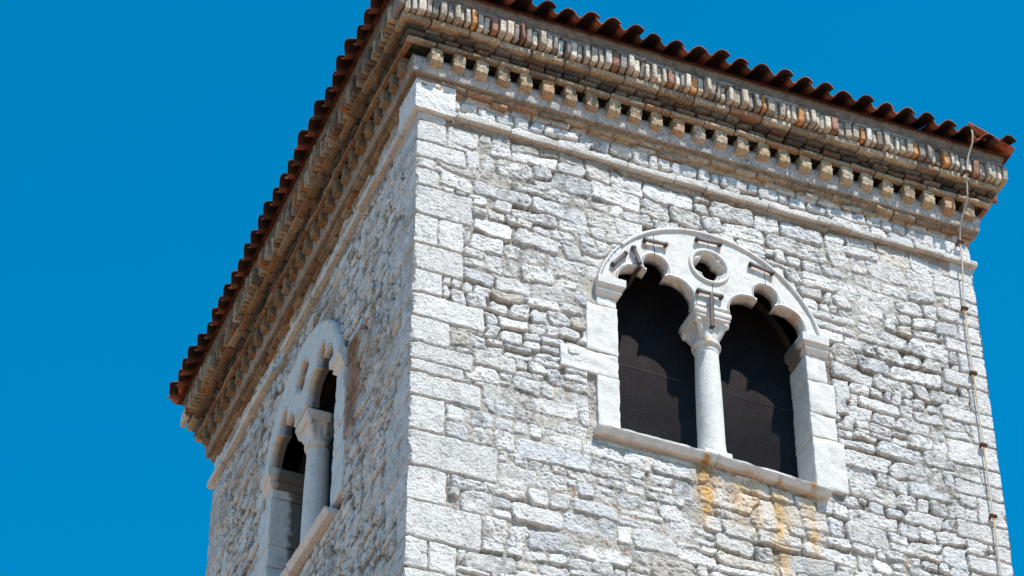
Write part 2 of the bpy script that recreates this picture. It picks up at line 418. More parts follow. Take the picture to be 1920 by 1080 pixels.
    # chipped arris
    for e in (S, LEN[side] - S):
        Hf = Hf - np.maximum(fbm(S, Z, .11, seed + 141, 4) - .05, 0) * .045 * np.exp(-np.maximum(e, 0) / .022)
    return S, Z, Hf - .026, np.clip(Cf, .015, .82)

wall = MB()
stones = {s: make_stones(s, -ZS - .1, .42, 100 + i) for i, s in enumerate(SIDES)}
def edge_profiles(zv):
    return {s: eval_wall(s, np.array([0., .008]), zv, *stones[s], 1000 * (1 + SIDES.index(s)))[2][:, 0] for s in ('R', 'L')}
def add_face(side, s_step, z_step, z0, z1):
    L_ = LEN[side]; sv = np.linspace(0, L_, int(round(L_ / s_step)) + 1); zv = np.linspace(z0, z1, int(round((z1 - z0) / z_step)) + 1)
    S, Z, H, C = eval_wall(side, sv, zv, *stones[side], 1000 * (1 + SIDES.index(side)))
    S2 = S.copy()
    if side in ('R', 'L'):                                    # close the near corner exactly
        o = edge_profiles(zv)['L' if side == 'R' else 'R']
        S2 -= o[:, None] * np.exp(-S / .02)
        S2[:, 0] = -o
    nz, ns = S.shape
    P = np.stack([S2.ravel(), H.ravel(), Z.ravel()], 1)
    id_ = np.arange(nz * ns).reshape(nz, ns)
    Q = np.stack([id_[:-1, :-1], id_[1:, :-1], id_[1:, 1:], id_[:-1, 1:]], -1).reshape(-1, 4)
    if side in WIN:
        cs, cz = (S[:-1, :-1] + S[1:, 1:]).ravel() / 2 - WIN[side], (Z[:-1, :-1] + Z[1:, 1:]).ravel() / 2
        hole = ((np.abs(cs) < .86) & (cz > -2.80) & (cz < -1.35)) | ((np.hypot(cs, cz - WZ) < .965) & (cz >= -1.36))
        Q = Q[~hole]
    Vw = to_world(side, P)
    Q = Q if side in ('L', 'B') else Q[:, ::-1]
    wall.add(Vw, Q if side in ('R', 'E') else Q, C=C.reshape(-1, 3))
add_face('R', .0072, .0076, -5.2, .50)
add_face('L', .0095, .0076, -5.2, .50)
for s in ('R', 'L'): add_face(s, .035, .035, -ZS, -5.2)
for s in ('E', 'B'): add_face(s, .03, .03, -6.0, .50); add_face(s, .06, .06, -ZS, -6.0)
wall_o = wall.build('wall', M_WALL, TOWER)
wall_o.data.flip_normals() if False else None

# ---------------------------------------------------------------- string course
def palette(p):
    c = np.array(p[rng.integers(len(p))]); return c * rng.uniform(.82, 1.12)
sm = MB()
for side in SIDES:
    L_ = LEN[side]; s = .31 if side in ('R', 'L') else -.04
    if side in ('E',): s = .05
    while s < L_ + .035:
        w = rng.uniform(.22, .62) if side in ('R', 'L') else .6
        e = min(s + w, L_ + .04)
        if e > L_ - .12: e = L_ + .04
        z0, z1 = (.006 - .014 * s / 5, .060 - .024 * s / 5) if side == 'R' else (0.002, .058)
        q = rng.uniform(-.012, .008)
        if side in ('R', 'L') and .6 < s < L_ - .8 and rng.random() < .07: s = e; continue
        P, Q = rbox((e - s - .008, .16, z1 - z0), .0045, (12, 5, 4), .0035, .06, (rng.normal(0, .02), rng.normal(0, .006), 0))
        P[:, 1] -= np.clip((P[:, 2] + .01) / -.03, 0, 1) * .008          # undercut lower arris
        P += [(s + e) / 2, .054 - .08 + q, (z0 + z1) / 2 + rng.uniform(-.007, .007)]
        sm.add(to_world(side, P), handed(side, Q), C=np.array([.60, .585, .55]) * rng.uniform(.9, 1.08))
        s = e
# the big corner block
P, Q = rbox((.345, .395, .315), .008, (24, 26, 22), .006, .05)
P += [.1275, .1525, .1695 + ZS]
sm.add(P, Q, C=(.69, .685, .675))
sm.build('string_course', M_WALL, TOWER, smooth=False)

# ---------------------------------------------------------------- cornice
PAL_BUFF = [(.46, .36, .245), (.40, .30, .20), (.49, .41, .31), (.34, .26, .18), (.40, .235, .145), (.28, .21, .155)]; PAL_BUFF = [tuple(v * 1.02 for v in c) for c in PAL_BUFF]
PAL_DARK = [(.20, .165, .135), (.27, .22, .17), (.24, .19, .15), (.13, .115, .10), (.33, .27, .21), (.30, .17, .12), (.34, .29, .24)]; PAL_DARK = [tuple(v * .56 for v in c) for c in PAL_DARK]
PAL_GREY = [(.44, .42, .40), (.40, .375, .35), (.48, .46, .44), (.34, .27, .23)]; PAL_GREY = [tuple(v * .68 for v in c) for c in PAL_GREY]
PAL_SOLD = [(.50, .44, .36), (.55, .50, .43), (.42, .36, .29), (.24, .20, .17), (.52, .46, .38), (.34, .29, .24), (.30, .26, .23), (.58, .55, .50), (.50, .44, .36), (.46, .39, .31), (.30, .16, .11), (.56, .27, .11), (.50, .43, .33), (.47, .40, .31), (.20, .175, .15), (.54, .48, .41), (.26, .22, .19), (.40, .35, .29)]; PAL_SOLD = [tuple(v * 1.2 for v in c) for c in PAL_SOLD]
cm = MB()
def ring(profile, col, seed=0, step=.03, amp=.004, cols=None):
    """moulding of (d, z) points swept round the four faces"""
    pr = np.array(profile)
    for side in SIDES:
        L_ = LEN[side]; st = step if side in ('R', 'L') else .25
        n = int((L_ + .1) / st)
        t = np.linspace(0, 1, n + 1)
        Pd = np.repeat(pr[None], n + 1, 0)                        # (n+1, k, 2)
        s = -Pd[..., 0] + t[:, None] * (L_ + 2 * Pd[..., 0])
        zz = Pd[..., 1]; dd = Pd[..., 0]
        k = 1 - np.maximum(np.exp(-t * 60), np.exp(-(1 - t) * 60))[:, None]
        nn = fbm(s + 3 * SIDES.index(side), zz * 1.0, .06, seed + 5, 4, .6)
        dd = dd + amp * nn * k
        P = np.stack([s.ravel(), dd.ravel(), zz.ravel()], 1)
        kk = len(pr); idm = np.arange((n + 1) * kk).reshape(n + 1, kk)
        Q = np.stack([idm[:-1, :-1], idm[:-1, 1:], idm[1:, 1:], idm[1:, :-1]], -1).reshape(-1, 4)
        base = np.array(col) if cols is None else np.array(cols)[None]
        c = base * (np.array([.70, .60, .50]) if side == 'L' else 1.) * (1 + .30 * fbm(s, zz, .09, seed + 9, 4, .65) + .12 * nn)[..., None]  # left run browned and darkened in the colour, as if in shade
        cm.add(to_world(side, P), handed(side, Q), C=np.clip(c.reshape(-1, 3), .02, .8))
def course(z0, z1, d, ln, pal, depth=.16, dj=.008, noise=.0045, r=.012, gap=.010, rz=.02, start=None, tilt=0, skip=0, n=(8, 4, 4), sides=SIDES):
    for side in sides:
        L_ = LEN[side]
        own = side in ('R', 'B')
        s = -d if own else -d + depth + gap
        end = L_ + d if own else L_ + d - depth - gap
        nn = n if side in ('R', 'L') else (3, 3, 3)
        while s < end - .01:
            w = ln * rng.uniform(.78, 1.25); e = s + w
            if e > end - ln * .45: e = end
            if rng.random() >= skip:
                P, Q = rbox((e - s - gap * rng.uniform(.6, 1.3), depth, (z1 - z0) * rng.uniform(.93, 1.0)), r, nn, noise, .045, (rng.normal(0, tilt), rng.normal(0, rz), rng.normal(0, rz)))
                P += [(s + e) / 2, d - depth / 2 + rng.normal(0, dj), (z0 + z1) / 2 + rng.normal(0, .0025)]
                c = palette(pal) * (np.array([.66, .57, .48]) if side == 'L' else 1.); cc = c * (1 + .25 * fbm(P[:, 0] + P[:, 1] * .7, P[:, 2] + P[:, 1] * .3, .05, int(rng.integers(999)), 3))[:, None]  # left-face bricks take a darker tint that paints in that side's shade
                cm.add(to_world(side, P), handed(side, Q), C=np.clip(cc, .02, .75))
            s = e
# mortar core behind all courses
ring([(-.05, .30), (.028, .34), (.045, .36)], (.36, .30, .235), 3)
pb, pe = (.48, .465, .45), (.27, .215, .165)
ring([(.02, .35), (.055, .358), (.072, .368), (.080, .378), (.084, .40), (.085, .43), (.090, .47), (.096, .505), (.098, .530), (.02, .545)], pb, 7, amp=.009, cols=[pe, pe, pe, (.45, .40, .35), pb, pb, pb, (.46, .43, .40), pe, pe])
ring([(.0, .540), (-.03, .60), (-.03, .668), (.09, .672), (.10, .70), (.12, .75), (.14, .80), (.15, .87), (.17, 1.00), (.19, 1.06), (.215, 1.10), (.22, 1.185), (.15, 1.20)], (.055, .046, .038), 11, amp=.008)  # near-black core: shade of the gaps and dentil recess put into its colour
course(.315, .360, .050, .20, PAL_BUFF, .12, .010, .004, .01, .02, .03, skip=.25)
course(.262, .302, .030, .19, [(.44, .35, .26), (.46, .28, .17), (.50, .46, .40)], .12, .008, .004, .01, .03, .04, skip=.5)
course(.545, .575, .035, .20, PAL_DARK, .12, .008, n=(6, 3, 3))
course(.613, .652, .178, .26, PAL_BUFF, .058, .005, .004, .009, .008, .012)
course(.665, .699, .190, .150, PAL_DARK, .18, .010, .006, .016, .018, .022)
course(.714, .750, .215, .150, PAL_DARK, .18, .011, .006, .019, .016, .022)
course(.768, .824, .250, .27, PAL_BUFF, .20, .008, .005, .007, .010, .012)
course(.838, .997, .303, .0565, PAL_SOLD, .17, .016, .0035, .006, .016, .035, tilt=.05, n=(4, 4, 8))
course(1.006, 1.044, .288, .28, PAL_GREY, .20, .008, .005, .012, .010, .015)
ring([(.20, 1.045), (.268, 1.05), (.280, 1.075), (.293, 1.115), (.300, 1.152), (.20, 1.19)], (.215, .19, .165), 13, amp=.012)
cornice = cm.build('cornice', M_BRICK, TOWER)

# dentils: one object each on the two faces in view
def dentil_mesh():
    P, Q = rbox((.098, .16, .156), .005, (8, 8, 10), .009, .035)
    f = P[:, 1] > .03
    P[:, 2] += np.where(P[:, 2] < 0, np.clip(-(P[:, 1] - .02) * -.25, -.02, .02), 0)      # lower end slopes
    return P, Q
variants = []
for k in range(12):
    P, Q = dentil_mesh()
    c = np.array([(.50, .39, .26), (.44, .33, .22), (.51, .42, .31), (.40, .30, .205), (.48, .36, .225), (.46, .29, .17)][k % 6]) * (np.array([.52, .46, .40]) if k > 5 else .95)  # second half: shaded copies of the same dentils for the left face
    cc = c * (1 + .25 * fbm(P[:, 0] * 1.3, P[:, 2] + P[:, 1], .04, 60 + k, 4))[:, None]
    # built in right-face orientation: x along, -y outwards
    Vd = np.stack([P[:, 0], -P[:, 1], P[:, 2]], 1)
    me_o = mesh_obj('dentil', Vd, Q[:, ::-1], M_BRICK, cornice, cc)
    variants.append((me_o, P, cc))
def dentil_positions(side):
    L_ = LEN[side]; a, b = .094 - .0, L_ - .094
    n = 26 if side in ('R', 'B') else 28
    ps = [.094 + (L_ - .188 + .06) * i / (n - 1) for i in range(n)]
    return ps
used = {'R': 0, 'L': 0}
rest = MB()
for side in SIDES:
    ps = dentil_positions(side)
    if side == 'R': ps = ps + [L_ for L_ in ()]
    for i, p in enumerate(ps):
        k = int(rng.integers(6)); z = .532 + rng.normal(0, .004); n_ = .150 - .08 + rng.normal(0, .006)
        if side in ('R', 'L'):
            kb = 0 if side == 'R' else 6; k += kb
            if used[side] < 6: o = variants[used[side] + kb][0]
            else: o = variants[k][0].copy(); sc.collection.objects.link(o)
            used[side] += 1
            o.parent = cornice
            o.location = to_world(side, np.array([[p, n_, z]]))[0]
            o.rotation_euler = (rng.normal(0, .02), rng.normal(0, .03), (0 if side == 'R' else -math.pi / 2) + rng.normal(0, .03))
        else:
            P = variants[k][1] + [p, n_, z]
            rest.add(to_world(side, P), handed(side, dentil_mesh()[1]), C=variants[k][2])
ro = rest.build('dentil', M_BRICK, cornice); ro['kind'] = 'stuff'

# ---------------------------------------------------------------- roof
PITCH = .1935; SL = math.radians(21)
def tile_profile():
    u = np.linspace(0, 1, 25)
    x = u * (PITCH + .034) - .008
    z = np.interp(u, [0, .06, .15, .25, .34, .43, .53, .64, .75, .85, .93, 1.0], [v * .66 for v in (.074, .046, .012, .000, .014, .056, .104, .130, .136, .127, .105, .084)])
    for _ in range(2): z[1:-1] = (z[:-2] + z[1:-1] * 2 + z[2:]) / 4
    return x, z
def tile_mesh(length=.46, t=.013):
    x, z = tile_profile(); ny = 7; V = []
    y = np.linspace(0, length, ny)
    dx, dz = np.gradient(x), np.gradient(z); L_ = np.hypot(dx, dz); nx, nz_ = -dz / L_, dx / L_
    k = len(x)
    def surf(off, shrink):
        out = []
        for yy in y:
            f = 1 - .05 * yy / length
            out.append(np.stack([(x + off * nx - PITCH / 2) * f + PITCH / 2, np.full(k, yy), (z + off * nz_) * f], 1))
        return np.concatenate(out)
    top, bot = surf(t, 0), surf(0, 0)
    # round the nose a little and weather it
    P = np.concatenate([top, bot]); off = rng.uniform(-9, 9, 3)
    P[:, 2] += .0035 * vn3(P / .05 + off, 3); P[:, 1] += .006 * vn3(P * [1, 0, 0] / .05 + off, 9)
    I = np.arange(ny * k).reshape(ny, k); J = I + ny * k; Q = []
    Q.append(np.stack([I[:-1, :-1], I[:-1, 1:], I[1:, 1:], I[1:, :-1]], -1).reshape(-1, 4))
    Q.append(np.stack([J[:-1, :-1], J[1:, :-1], J[1:, 1:], J[:-1, 1:]], -1).reshape(-1, 4))
    Q.append(np.stack([I[0, :-1], J[0, :-1], J[0, 1:], I[0, 1:]], -1)); Q.append(np.stack([I[-1, :-1], I[-1, 1:], J[-1, 1:], J[-1, :-1]], -1))
    Q.append(np.stack([I[:-1, 0], I[1:, 0], J[1:, 0], J[:-1, 0]], -1)); Q.append(np.stack([I[:-1, -1], J[:-1, -1], J[1:, -1], I[1:, -1]], -1))
    return P, np.concatenate(Q)
# four slopes rising to a point, corrugated like the tiles they carry
rf = MB(); EAVE = .383; EZ = 1.143
rise = math.tan(SL)
for side in SIDES:
    L_ = LEN[side]; oth = D if side in ('R', 'B') else W
    n_s, n_t = int(L_ / PITCH * 8), 14
    t = np.linspace(0, 1, n_t + 1); uu = np.linspace(0, 1, n_s + 1)
    run = t * (oth / 2 + EAVE - .05)
    lo = -EAVE + .04 + t * (L_ / 2 + EAVE - .04); hi = L_ + EAVE - .04 - t * (L_ / 2 + EAVE - .04)
    s = lo[:, None] + uu[None] * (hi - lo)[:, None]
    z = EZ - .02 + (run * rise)[:, None] + .034 * (1 + np.sin(2 * np.pi * (s / PITCH - .1))) * (1 - t[:, None]) * np.where(t[:, None] > .05, 1, .0)
    P = np.stack([s.ravel(), np.repeat(EAVE - .05 - run, n_s + 1), z.ravel()], 1)
    I = np.arange((n_t + 1) * (n_s + 1)).reshape(n_t + 1, n_s + 1)
    Q = np.stack([I[:-1, :-1], I[:-1, 1:], I[1:, 1:], I[1:, :-1]], -1).reshape(-1, 4)
    rf.add(to_world(side, P), handed(side, Q), C=(.13, .040, .025))
roof = rf.build('roof', M_TILE, TOWER)
tv = []
for k in range(6):
    P, Q = tile_mesh()
    base = np.array([(.21, .060, .032), (.13, .040, .026), (.27, .085, .040), (.10, .040, .028), (.18, .062, .036), (.23, .062, .030)][k])
    c = base * (1 + .4 * fbm(P[:, 0] + P[:, 2], P[:, 1], .06, 200 + k, 4))[:, None]
    half = len(P) // 2; zz = P[half:, 2]; kk = (.75 - .62 * sstep(.014, .04, zz))[:, None]; c[half:] = c[half:] * kk + np.array([.010, .008, .007])          # shade painted under the tiles, darkest inside the humps
    tv.append(mesh_obj('roof_tile', P, Q, M_TILE, roof, c))
cnt = 0
stuff = MB()
for side in SIDES:
    L_ = LEN[side]; n = int((L_ + 2 * EAVE - .02) / PITCH); pt = (L_ + 2 * EAVE - (.065 if side == 'R' else .03)) / n
    for i in range(n):
        s = -EAVE + i * pt + rng.normal(0, .007)
        pr = EAVE + {'R': .026, 'L': .006, 'E': -.034, 'B': .0}[side] + rng.normal(0, .016)
        if side in ('R', 'L'):
            k = int(rng.integers(6))
            if cnt < 6: o = tv[cnt]
            else: o = tv[k].copy(); sc.collection.objects.link(o)
            cnt += 1; o.parent = roof
            if side == 'R':
                o.location = to_world('R', np.array([[s, pr, EZ + rng.normal(0, .005)]]))[0]; rz = 0
            else:
                o.location = to_world('L', np.array([[s + PITCH, pr, EZ + rng.normal(0, .005)]]))[0]; rz = -math.pi / 2
            o.rotation_euler = (SL + rng.normal(0, .015), rng.normal(0, .02), rz + rng.normal(0, .012))
        else:
            P, Q = tile_mesh() if i % 6 == 0 else (P0, Q0)
            P0, Q0 = P, Q
            A = P.copy(); c_, s_ = math.cos(SL), math.sin(SL)
            y, z = A[:, 1] * c_ - A[:, 2] * s_, A[:, 1] * s_ + A[:, 2] * c_
            B = np.stack([A[:, 0] + s, pr - y, z + EZ], 1)
            stuff.add(to_world(side, B), handed(side, Q[:, ::-1]), C=(.33, .09, .045))
so = stuff.build('roof_tile', M_TILE, roof); so['kind'] = 'stuff'

# ---------------------------------------------------------------- twin window (local: x along, y into the wall, z above the string course)
CR = [  # cramps: x0,z0,x1,z1 relative to the window centre
    (1.928, -.765, 2.113, -.752), (2.393, -.597, 2.600, -.582), (2.864, -.712, 3.056, -.742), (2.380, -1.150, 2.583, -1.150),
    (2.486, -1.150, 2.477, -1.500), (1.824, -.882, 1.872, -1.040), (1.643, -1.111, 1.753, -.967)]
CR = [(a - 2.495, b, c - 2.495, d) for a, b, c, d in CR]
spots = [(-.56, -.82, .035, .07, .9), (-.40, -.80, .03, .05, .3), (-.095, -.63, .04, .05, .35), (.09, -.62, .04, .05, .3), (.39, -.77, .04, .08, .4), (.55, -.80, .05, .10, .45),
         (-.11, -1.21, .03, .06, .5), (-.84, -1.17, .04, .08, .7), (-.022, -1.565, .045, .045, 1.0), (.76, -1.12, .06, .06, .7),
         (-.125, -2.83, .05, .06, 1.1), (.24, -2.86, .12, .05, .5), (.49, -2.87, .03, .06, .8), (.77, -2.84, .045, .07, 1.0)]
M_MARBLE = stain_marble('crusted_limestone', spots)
M_CLEAN = stain_marble('white_limestone', spots, 5)
def slab(name, polys, y0, y1, m, parent, bevel=.012, grid=.016):
    """carved stone plate: outline polys[0], holes after it, worn arrises and a slightly uneven face"""
    from mathutils.geometry import delaunay_2d_cdt
    def orient(p):
        p = np.array(p); a = np.sum(p[:, 0] * np.roll(p[:, 1], -1) - np.roll(p[:, 0], -1) * p[:, 1]); return a
    def dens(p):
        out = []
        for a, b in zip(p, list(p[1:]) + [p[0]]):
            n = max(1, int(math.hypot(b[0] - a[0], b[1] - a[1]) / .02))
            if math.hypot(b[0] - a[0], b[1] - a[1]) < .002: continue
            for k in range(n): out.append((a[0] + (b[0] - a[0]) * k / n, a[1] + (b[1] - a[1]) * k / n))
        return out
    loops = []
    for q, p in enumerate(polys):
        p = dens(p)
        if (orient(p) > 0) != (q == 0): p = p[::-1]            # outline ccw, holes cw: material on the left
        loops.append(np.array(p))
    def inset(p, d):
        e = np.roll(p, -1, 0) - p; e /= np.linalg.norm(e, axis=1, keepdims=True); n = np.stack([-e[:, 1], e[:, 0]], 1)
        m_ = n + np.roll(n, 1, 0); L = np.linalg.norm(m_, axis=1, keepdims=True); m_ /= np.maximum(L, .3)
        return p + m_ * d
    V, Q, T = [], [], []
    fr = []
    for p in loops:
        base = len(V); k = len(p)
        rows = [(y1, 0.)] + [(y0 + bevel * (1 - math.sin(a)), bevel * (1 - math.cos(a))) for a in np.linspace(0, math.pi / 2, 5)]
        for y, d in rows:
            w = inset(p, d)
            for x, z in w: V.append((x, y, z))
        for r_ in range(len(rows) - 1):
            for c in range(k):
                a, b = base + r_ * k + c, base + r_ * k + (c + 1) % k
                Q.append((a, b, b + k, a + k))
        fr.append((base, k, len(rows)))
    def inside(x, z):
        c = False
        for (b, k, nr) in fr:
            P = V[b + (nr - 1) * k: b + nr * k]
            for a in range(k):
                x1, z1, x2, z2 = P[a][0], P[a][2], P[a - 1][0], P[a - 1][2]
                if (z1 > z) != (z2 > z) and x < (x2 - x1) * (z - z1) / (z2 - z1) + x1: c = not c
        return c
    pts, idx, edges = [], [], []
    for (b, k, nr) in fr:
        o = len(pts)
        for c in range(k): pts.append((V[b + (nr - 1) * k + c][0], V[b + (nr - 1) * k + c][2])); idx.append(b + (nr - 1) * k + c); edges.append((o + c, o + (c + 1) % k))
    rim = np.array(pts)
    mn, mx = rim.min(0), rim.max(0); row = 0
    for z in np.arange(mn[1], mx[1], grid * .87):
        row += 1
        for x in np.arange(mn[0] + (row % 2) * grid / 2, mx[0], grid):
            if np.min(np.hypot(rim[:, 0] - x, rim[:, 1] - z)) > grid * .55 and inside(x, z):
                pts.append((x, z)); idx.append(len(V)); V.append((x, y0, z))
    vo, eo, fo, ov, oe, of = delaunay_2d_cdt([Vector(p) for p in pts], edges, [], 0, 1e-6)
    new = []
    for k, v in enumerate(vo):
        if ov[k]: new.append(idx[ov[k][0]])
        else: new.append(len(V)); V.append((v[0], y0, v[1]))
    for f in fo:
        c = sum((vo[q] for q in f), Vector((0, 0))) / 3
        if inside(c[0], c[1]):
            T.append([new[q] for q in f])
    V = np.array(V)
    k_ = np.clip(((y0 + bevel * 2) - V[:, 1]) / bevel, 0, 1)
    V[:, 1] += k_ * (.0045 * fbm(V[:, 0], V[:, 2], .12, 77, 4, .6) + .0018 * fbm(V[:, 0], V[:, 2], .03, 78, 2))
    V[:, 0] += .0022 * fbm(V[:, 0] + V[:, 1] * .6, V[:, 2] + V[:, 1], .05, 79, 3); V[:, 2] += .0022 * fbm(V[:, 0] + V[:, 1] * .6, V[:, 2] - V[:, 1], .05, 80, 3)
    o = mesh_obj(name, V, Q, m, parent, None, [t[::-1] for t in T])
    return o
def arc(cx, cz, r, a0, a1, n=20, rz=None):
    rz = rz or r
    return [(cx + r * math.cos(math.radians(a0 + (a1 - a0) * i / n)), cz + rz * math.sin(math.radians(a0 + (a1 - a0) * i / n))) for i in range(n + 1)]
def trefoil(cx, flip=1):
    """inner edge of one light, left to right, from springing to springing"""
    cs = [(cx - .150, -1.225, .178, .178, 196, 62), (cx + .003, -.988, .105, .112, 225, -45), (cx + .152, -1.235, .178, .178, 116, -16)]
    out = []
    for i, (x, z, ra, rb, a0, a1) in enumerate(cs):
        for p in arc(x, z, ra, a0, a1, 44, rb):
            if all(j == i or math.hypot((p[0] - c[0]) / c[2], (p[1] - c[1]) / c[3]) > 1.0 for j, c in enumerate(cs)): out.append(p)
    return out
XL, XR = 2.022 - 2.495, 2.990 - 2.495
outer = []
AR = 1.0
for i in range(61):
    a = math.radians(168 - (168 - 11.5) * i / 60); outer.append((AR * math.cos(a), WZ + AR * math.sin(a)))
tl, tr = trefoil(XL), trefoil(XR)
poly = outer + tr[::-1] + tl[::-1]
quat = []
OC = (.003, -.846)
for k in range(4):
    a0 = 90 - 90 * k + 3
    c = (OC[0] + .072 * math.cos(math.radians(a0)), OC[1] + .072 * math.sin(math.radians(a0)))
    quat += [p for p in arc(c[0], c[1], .066, a0 + 122, a0 - 122, 40) if all(m == k or math.hypot(p[0] - OC[0] - .072 * math.cos(math.radians(93 - 90 * m)), p[1] - OC[1] - .072 * math.sin(math.radians(93 - 90 * m))) > .066 for m in range(4))]

def loft(mb, rings, C=(.6, .6, .6), caps=True):
    k = len(rings[0]); V = np.concatenate([np.asarray(r_) for r_ in rings]); Q = []
    for i in range(len(rings) - 1):
        for j in range(k): Q.append((i * k + j, i * k + (j + 1) % k, (i + 1) * k + (j + 1) % k, (i + 1) * k + j))
    mb.add(V, Q, C=C)
    if caps:
        for r_, rev in ((rings[0], True), (rings[-1], False)):
            c = np.mean(r_, 0); Vc = np.concatenate([np.asarray(r_), [c]]); T = [(j, (j + 1) % k, k) if not rev else ((j + 1) % k, j, k) for j in range(k)]
            mb.add(Vc, None, T, C=C)
def rect(x0, x1, y0, y1, z, n=6):
    pts = []
    for (a, b) in (((x0, y0), (x1, y0)), ((x1, y0), (x1, y1)), ((x1, y1), (x0, y1)), ((x0, y1), (x0, y0))):
        for i in range(n): t = i / n; pts.append((a[0] + (b[0] - a[0]) * t, a[1] + (b[1] - a[1]) * t, z))
    return pts
def circle(r, z, cx=0, cy=.125, n=40):
    return [(cx + r * math.cos(2 * math.pi * i / n), cy + r * math.sin(2 * math.pi * i / n), z) for i in range(n)]

def jamb_blocks(mb, blocks):
    for (x0, x1, z0, z1, f, c) in blocks:
        P, Q = rbox((x1 - x0, .29, z1 - z0 - .006), .006, (16, 10, 16), .006, .06)
        P += [(x0 + x1) / 2, .145 - f, (z0 + z1) / 2]; mb.add(P, Q, C=np.array(c) * (1 + .18 * fbm(P[:, 0], P[:, 2] + P[:, 1], .09, 31, 4, .65))[:, None])
wc = 2.495
W0 = (.68, .67, .655)
em = MB()
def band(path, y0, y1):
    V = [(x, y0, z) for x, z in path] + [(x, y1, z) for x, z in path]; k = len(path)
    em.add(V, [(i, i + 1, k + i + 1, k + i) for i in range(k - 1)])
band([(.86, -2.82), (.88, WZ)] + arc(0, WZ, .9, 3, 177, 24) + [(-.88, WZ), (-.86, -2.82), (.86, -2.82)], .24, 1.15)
em.add([(-.9, 1.15, -2.85), (.9, 1.15, -2.85), (.9, 1.15, -.55), (-.9, 1.15, -.55)], [(0, 1, 2, 3)])  # dark sheet closing the opening, stands in for the unlit room
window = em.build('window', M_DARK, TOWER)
jm = MB()
jamb_blocks(jm, [(1.515 - wc, 1.681 - wc, -1.535, -1.44, .006, (.66, .60, .55)), (1.42 - wc, 1.683 - wc, -2.02, -1.537, .014, W0), (1.20 - wc, 1.681 - wc, -2.245, -2.022, .012, (.66, .65, .63)), (1.50 - wc, 1.684 - wc, -2.76, -2.247, .013, W0)])
jm.build('jamb', M_CLEAN, window); jm = MB()
jamb_blocks(jm, [(3.324 - wc, 3.50 - wc, -1.735, -1.472, .010, W0), (3.325 - wc, 3.555 - wc, -2.058, -1.737, .014, W0), (3.323 - wc, 3.545 - wc, -2.30, -2.06, .010, (.67, .65, .63)), (3.325 - wc, 3.60 - wc, -2.80, -2.302, .013, (.69, .68, .66))])
jm.build('jamb', M_CLEAN, window)
window.location = (WIN['R'] - TOWER.location[0], 0 - TOWER.location[1], ZS)
window['label'] = 'sunlit twin arched window with iron cramps across its white tracery'

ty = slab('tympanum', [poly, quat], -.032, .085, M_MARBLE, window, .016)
# hood roll, oculus ring
hm = MB()
def sweep(mb, path, prof, C):
    """path (x,z) points; prof (radial, y) closed section"""
    path = np.array(path); t = np.gradient(path, axis=0); t /= np.linalg.norm(t, axis=1, keepdims=True); nrm = np.stack([-t[:, 1], t[:, 0]], 1)
    rings = [[(p[0] + n_[0] * a, b, p[1] + n_[1] * a) for a, b in prof] for p, n_ in zip(path, nrm)]
    loft(mb, rings, C)
sec = [(.019 * math.cos(2 * math.pi * i / 12), -.033 + .019 * math.sin(2 * math.pi * i / 12)) for i in range(12)]
sweep(hm, [((AR - .018) * math.cos(math.radians(a)), WZ + (AR - .018) * math.sin(math.radians(a))) for a in np.linspace(141, 12, 60)], sec, W0)
hood = hm.build('hood_moulding', M_CLEAN, window)
om = MB(); sec2 = [(.019 * math.cos(2 * math.pi * i / 10), -.033 + .018 * math.sin(2 * math.pi * i / 10)) for i in range(10)]
pth = [(OC[0] + .165 * math.cos(a), OC[1] + .165 * math.sin(a)) for a in np.linspace(0, 2 * math.pi, 49)]
sweep(om, pth, sec2, W0)
om.build('oculus_ring', M_CLEAN, window)
# mortar joints of the tracery
for (x, z0, z1) in ((-.478, -.875, -.59), (.01, -.675, -.51), (.022, -1.30, -1.03), (.50, -.865, -.635)):
    n = 10; zz = np.linspace(z0, z1, n); xx = x + .006 * np.array([vn(np.array([q * 9.]), np.array([x * 50]), 4)[0] for q in zz])
    jt = MB(); loft(jt, [[(a - .0022, -.0335, b), (a + .0022, -.0335, b), (a + .0022, -.02, b), (a - .0022, -.02, b)] for a, b in zip(xx, zz)])
    jt.build('mortar_joint', M_DARK, window)
# imposts
for (xo, xi, zt, zb, sg) in ((1.505 - wc, 1.738 - wc, -1.268, -1.440, 1), (3.515 - wc, 3.285 - wc, -1.298, -1.472, -1)):
    im = MB(); hgt = zt - zb
    prof = [(0, .0), (.0, .006), (.42, .004), (.46, .0), (.55, -.022), (.62, -.032), (.66, -.026), (.74, -.020), (.86, -.030), (1, -.055)]
    rings = []
    for t, o in prof[::-1]:
        z = zt - t * hgt; xa, xb = xo, xi + sg * o
        rings.append(rect(min(xa, xb), max(xa, xb), -.062 - o, .262, z))
    loft(im, rings, W0)
    o = im.build('impost', M_MARBLE, window, smooth=False)
